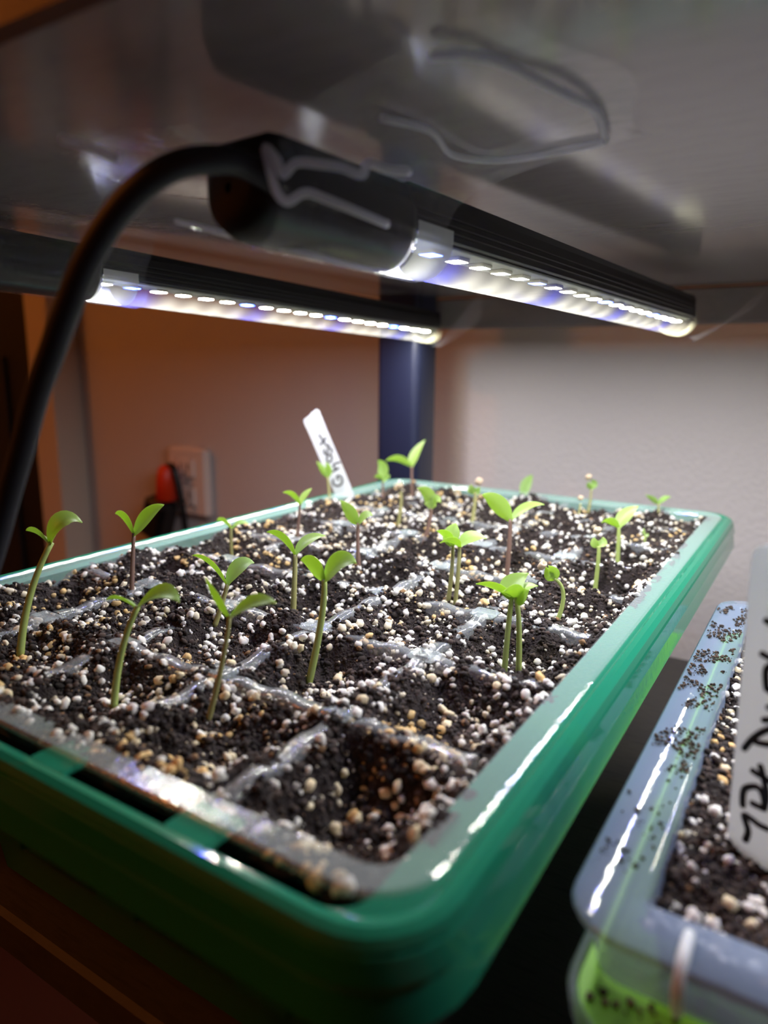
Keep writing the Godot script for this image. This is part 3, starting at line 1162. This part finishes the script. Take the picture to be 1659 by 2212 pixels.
func leaf_blade(base: Vector3, tip: Vector3, control: Vector3, side_hint: Vector3, width: float, cup: float, inward: Vector3) -> ArrayMesh:
	var st := start()
	st.set_smooth_group(1)
	var top := []
	var under := []
	var n := 12
	for i in n + 1:
		var t := float(i) / n
		var c := base.lerp(control, t).lerp(control.lerp(tip, t), t)
		var dir := (control.lerp(tip, t) - base.lerp(control, t)).normalized()
		var side := (side_hint - dir * side_hint.dot(dir)).normalized()
		var normal := dir.cross(side).normalized()
		if normal.dot(inward) < 0.0:
			normal = -normal
		var w := width * 0.5 * maxf(pow(sin(PI * pow(t, 0.78)), 0.85), 0.27 * (1.0 - t) * (1.0 - t) + 0.015)
		var a := PackedVector3Array()
		var b := PackedVector3Array()
		for s in [-1.0, -0.66, -0.3, 0.0, 0.3, 0.66, 1.0]:
			var lift: float = cup * w * s * s + (0.05 * w * (1.0 - absf(s) * 3.0) * -1.0 if absf(s) < 0.31 else 0.0)
			var p: Vector3 = c + side * w * s + normal * lift
			a.append(p + normal * 0.0025 * (1.0 - s * s))
			b.append(p - normal * 0.0025 * (1.0 - s * s) - normal * 0.0005)
		top.append(a)
		under.append(b)
	skin(st, top)
	var flipped := []
	for row in under:
		var r: PackedVector3Array = row.duplicate()
		r.reverse()
		flipped.append(r)
	skin(st, flipped)
	return done(st)


func seedling(label: String, foot: Array, neck: Array, thick: float, stem_tone: String, leaf_tone: String, leaves: Array, coat := []) -> void:
	var base := on_level(foot[0], foot[1], -1.075)
	var depth := depth_of(base)
	base.y = soil_height(base.x, base.z) - 0.01
	var top := on_depth(neck[0], neck[1], depth)
	var o := thing("seedling", label, "seedling", EYE + base * U, "pepper seedlings in the green tray")
	var mid := on_depth(neck[2], neck[3], depth) if neck.size() > 3 else base.lerp(top, 0.5) + Vector3(0.008, 0, 0)
	var per := depth / FOCAL
	var path := PackedVector3Array()
	for i in 13:
		var t := i / 12.0
		var c := mid * 2.0 - (base + top) * 0.5
		path.append(base.lerp(c, t).lerp(c.lerp(top, t), t) - base)
	var radii := []
	for i in 13:
		radii.append(thick * per * 0.5 * lerpf(1.12, 0.80, i / 12.0))
	var st := start()
	pipe(st, path, radii, 9)
	put("stem", done(st), materials["stem " + stem_tone], o)
	for l in leaves:   # tip x, tip y, bend x, bend y, width in the picture, face turned to the eye, nearer or farther
		var near: float = l[6] if l.size() > 6 else 0.0
		var tip := on_depth(l[0], l[1], depth + near) - base
		var bend := on_depth(l[2], l[3], depth + near * 0.5) - base
		var root := top - base
		var across := (tip - root).cross(back_axis).normalized()
		var f: float = clampf(absf(l[5]), 0.05, 1.0)
		var side := across * f * signf(l[5]) + back_axis * sqrt(1.0 - f * f)
		var inward := Vector3.UP + (root - tip).normalized() * 0.5
		put("leaf", leaf_blade(root - (path[12] - path[11]) * 0.3, tip, bend, side, l[4] * per / maxf(f, 0.35), 0.22, inward), materials["leaf " + leaf_tone], o)
	if coat.size():
		var c := on_depth(coat[0], coat[1], depth + 0.01) - base
		var m := put("seed_coat", coat_shape(coat[2] * per, int(coat[0])), materials["seed coat"], o, c * U)
		m.rotation = Vector3(0.4, coat[0], 0.5)


func coat_shape(r: float, number: int) -> ArrayMesh:   # a flat, dented disc like a pepper seed's husk
	var g := RandomNumberGenerator.new()
	g.seed = number
	var st := start()
	st.set_smooth_group(1)
	var rows := []
	for step in [[0.05, 0.20], [0.45, 0.16], [0.75, 0.40], [1.0, 0.25], [1.05, 0.0], [0.95, -0.25], [0.7, -0.35], [0.3, -0.3], [0.03, -0.28]]:
		var ring := PackedVector3Array()
		for k in 12:
			var a := TAU * k / 12
			var q := r * 0.85 * float(step[0]) * (1.0 + 0.18 * sin(a * 2.0) + 0.12 * (g.randf() - 0.5))
			ring.append(Vector3(q * cos(a), r * float(step[1]) * 2.2, q * sin(a)))
		rows.append(ring)
	skin(st, rows, true)
	return done(st)


func make_seedlings() -> void:
	seedling("tall seedling leaning right at the picture's left edge, two bright leaves before the dark door", [42, 1412], [111, 1172, 64, 1290], 15, "green", "bright",
		[[56, 1145, 88, 1146, 16, 0.35, 0.05], [178, 1129, 128, 1098, 46, 0.75, 0.06]])
	seedling("tall straight seedling whose leaves stand before the black plug", [285, 1296], [289, 1152, 286, 1225], 10, "brown", "bright",
		[[249, 1109, 268, 1110, 22, 0.6, 0.05], [354, 1090, 320, 1112, 38, 0.7, -0.05]])
	seedling("seedling with two flat drooping leaves close to the near edge of the green tray", [242, 1502], [298, 1310, 262, 1410], 15, "green", "deep",
		[[230, 1295, 262, 1282, 12, 0.25, 0.08], [388, 1301, 346, 1258, 24, 0.4, -0.12]])
	seedling("near seedling on a brownish stem among white perlite clusters, leaves in a wide V", [446, 1548], [496, 1330, 478, 1440], 12, "olive", "deep",
		[[445, 1248, 462, 1302, 26, 0.5, 0.04], [596, 1302, 540, 1292, 19, 0.35, -0.14]])
	seedling("seedling half hidden just behind the near brownish one, its right leaf held up oval", [463, 1357], [491, 1262, 478, 1310], 11, "olive", "pale",
		[[416, 1199, 455, 1205, 16, 0.45, 0.05], [549, 1216, 520, 1205, 34, 0.75, 0.03]])
	seedling("very short seedling close to the left rim of the green tray", [500, 1188], [500, 1142, 499, 1165], 7, "olive", "deep",
		[[468, 1124, 484, 1120, 11, 0.5, 0.05], [537, 1132, 520, 1122, 10, 0.4, 0.02]])
	seedling("mid-tray seedling with two long narrow leaves in a wide V, left of the stout one", [632, 1312], [638, 1198, 636, 1260], 12, "olive", "bright",
		[[576, 1149, 612, 1152, 19, 0.5, 0.06], [703, 1157, 664, 1156, 22, 0.55, 0.04]])
	seedling("thin brown-stemmed seedling below the small white label, both leaves nearly level", [642, 1176], [648, 1090, 645, 1130], 7, "brown", "bright",
		[[611, 1064, 630, 1060, 12, 0.45, -0.05], [673, 1055, 662, 1064, 15, 0.5, 0.05]])
	seedling("stout seedling in the middle with two broad cupped leaves on a curved stem", [664, 1438], [700, 1252, 694, 1340], 15, "green", "pale",
		[[650, 1209, 672, 1216, 36, 0.65, 0.06], [770, 1216, 728, 1202, 34, 0.55, -0.12]])
	seedling("straight seedling with one broad veined leaf raised to the left, at the tray's middle", [775, 1224], [774, 1130, 773, 1175], 9, "brown", "bright",
		[[735, 1080, 752, 1108, 28, 0.75, 0.06], [805, 1113, 788, 1110, 16, 0.5, -0.05]])
	seedling("small seedling in front of the leaning white label, two leaves held close together", [713, 1096], [708, 1030, 711, 1062], 6, "olive", "deep",
		[[684, 997, 694, 1012, 14, 0.8, 0.04], [704, 998, 712, 1012, 14, 0.8, -0.04]])
	seedling("small seedling with bunched leaves left of the black post's foot", [828, 1084], [827, 1036, 827, 1060], 5, "brown", "deep",
		[[815, 994, 836, 1008, 24, 0.8, 0.04], [843, 1028, 836, 1034, 12, 0.5, -0.05], [809, 1031, 818, 1028, 8, 0.4, 0.03]])
	seedling("seedling in front of the black post with one leaf level and the other upright", [892, 1082], [890, 1008, 890, 1045], 6, "brown", "bright",
		[[833, 996, 862, 982, 14, 0.6, 0.05], [919, 950, 890, 982, 20, 0.8, 0.03]])
	seedling("leafless sprout topped by a pale seed husk, below the black post", [859, 1128], [866, 1062, 866, 1095], 7, "olive", "deep", [], [863, 1050, 8])
	seedling("seedling with folded leaves hanging right, below and right of the black post", [914, 1176], [932, 1098, 926, 1135], 9, "brown", "bright",
		[[901, 1054, 930, 1062, 26, 0.75, 0.04], [952, 1086, 940, 1072, 22, 0.7, -0.04]])
	seedling("sprout with a grey husk clinging to its curled green tip, right of the black post", [1018, 1142], [1027, 1064, 1024, 1100], 8, "olive", "deep",
		[[1018, 1046, 1014, 1058, 14, 0.7, 0.02], [1036, 1052, 1034, 1062, 12, 0.7, -0.02]], [1034, 1040, 9])
	seedling("tallest seedling right of the middle, with a large left leaf and an arching right leaf", [1095, 1234], [1103, 1122, 1100, 1180], 10, "brown", "bright",
		[[1041, 1068, 1072, 1080, 34, 0.75, 0.06], [1176, 1090, 1138, 1086, 15, 0.4, -0.04]])
	seedling("left seedling of the close pair standing in one cell right of the middle", [968, 1288], [978, 1178, 976, 1232], 9, "olive", "bright",
		[[943, 1147, 962, 1146, 16, 0.5, -0.05], [986, 1130, 972, 1150, 34, 0.8, 0.04]])
	seedling("right seedling of the close pair standing in one cell right of the middle", [983, 1293], [993, 1180, 990, 1235], 9, "olive", "bright",
		[[1051, 1164, 1018, 1148, 24, 0.6, 0.03], [950, 1173, 974, 1160, 13, 0.35, -0.05]])
	seedling("blurred seedling seen as one upright leaf before the far rim", [1131, 1084], [1131, 1074, 1131, 1079], 5, "olive", "deep",
		[[1151, 1026, 1134, 1040, 22, 0.9, 0.03]])
	seedling("thin bare sprout with a tiny husk, left of the two near the far right", [1244, 1132], [1254, 1088, 1250, 1110], 5, "olive", "deep", [], [1254, 1076, 6])
	seedling("sprout bent over with a husk on its nodding tip, before the far rim", [1270, 1108], [1277, 1056, 1275, 1082], 5, "olive", "deep",
		[[1276, 1036, 1290, 1044, 14, 0.8, 0.02], [1272, 1040, 1270, 1050, 9, 0.7, -0.02]], [1271, 1031, 7])
	seedling("small far right seedling with two narrow leaves spread level", [1423, 1124], [1423, 1088, 1423, 1106], 5, "olive", "deep",
		[[1394, 1069, 1410, 1078, 8, 0.5, 0.05], [1449, 1073, 1436, 1073, 8, 0.5, 0.0]])
	seedling("seedling at the right with one leaf upright and the other bent down to the left", [1335, 1208], [1336, 1140, 1336, 1172], 9, "green", "bright",
		[[1299, 1129, 1316, 1118, 13, 0.45, 0.0], [1380, 1093, 1346, 1108, 24, 0.75, 0.04]])
	seedling("short stout sprout with tight green leaves and a tan husk above them, right side", [1286, 1252], [1293, 1180, 1292, 1215], 9, "green", "bright",
		[[1302, 1160, 1306, 1174, 17, 0.8, 0.02], [1284, 1160, 1280, 1174, 15, 0.8, 0.02]], [1290, 1146, 9])
	seedling("tiny yellowish sprout just breaking through, near the right rim", [1393, 1168], [1394, 1158, 1393, 1163], 5, "green", "pale",
		[[1391, 1141, 1389, 1150, 5, 0.7, 0.0], [1400, 1152, 1399, 1158, 5, 0.7, 0.0]])
	seedling("hook-stemmed sprout with a round tan husk beside its closed leaves", [1203, 1328], [1198, 1250, 1217, 1285], 9, "green", "bright",
		[[1180, 1224, 1184, 1246, 20, 0.8, 0.02], [1184, 1222, 1200, 1232, 18, 0.8, -0.02]], [1171, 1222, 11])
	seedling("left seedling of the pair nearest the right rim, its leaf pointing far left", [1091, 1417], [1106, 1290, 1098, 1355], 12, "green", "bright",
		[[1028, 1261, 1070, 1262, 17, 0.45, 0.03], [1142, 1238, 1092, 1262, 44, 0.85, 0.05]])
	seedling("right seedling of the pair nearest the right rim, its leaves overlapping its twin", [1122, 1420], [1114, 1290, 1121, 1350], 12, "green", "bright",
		[[1162, 1266, 1136, 1258, 13, 0.4, 0.06], [1090, 1276, 1104, 1268, 30, 0.6, -0.06], [1142, 1274, 1128, 1290, 26, 0.6, -0.05]])
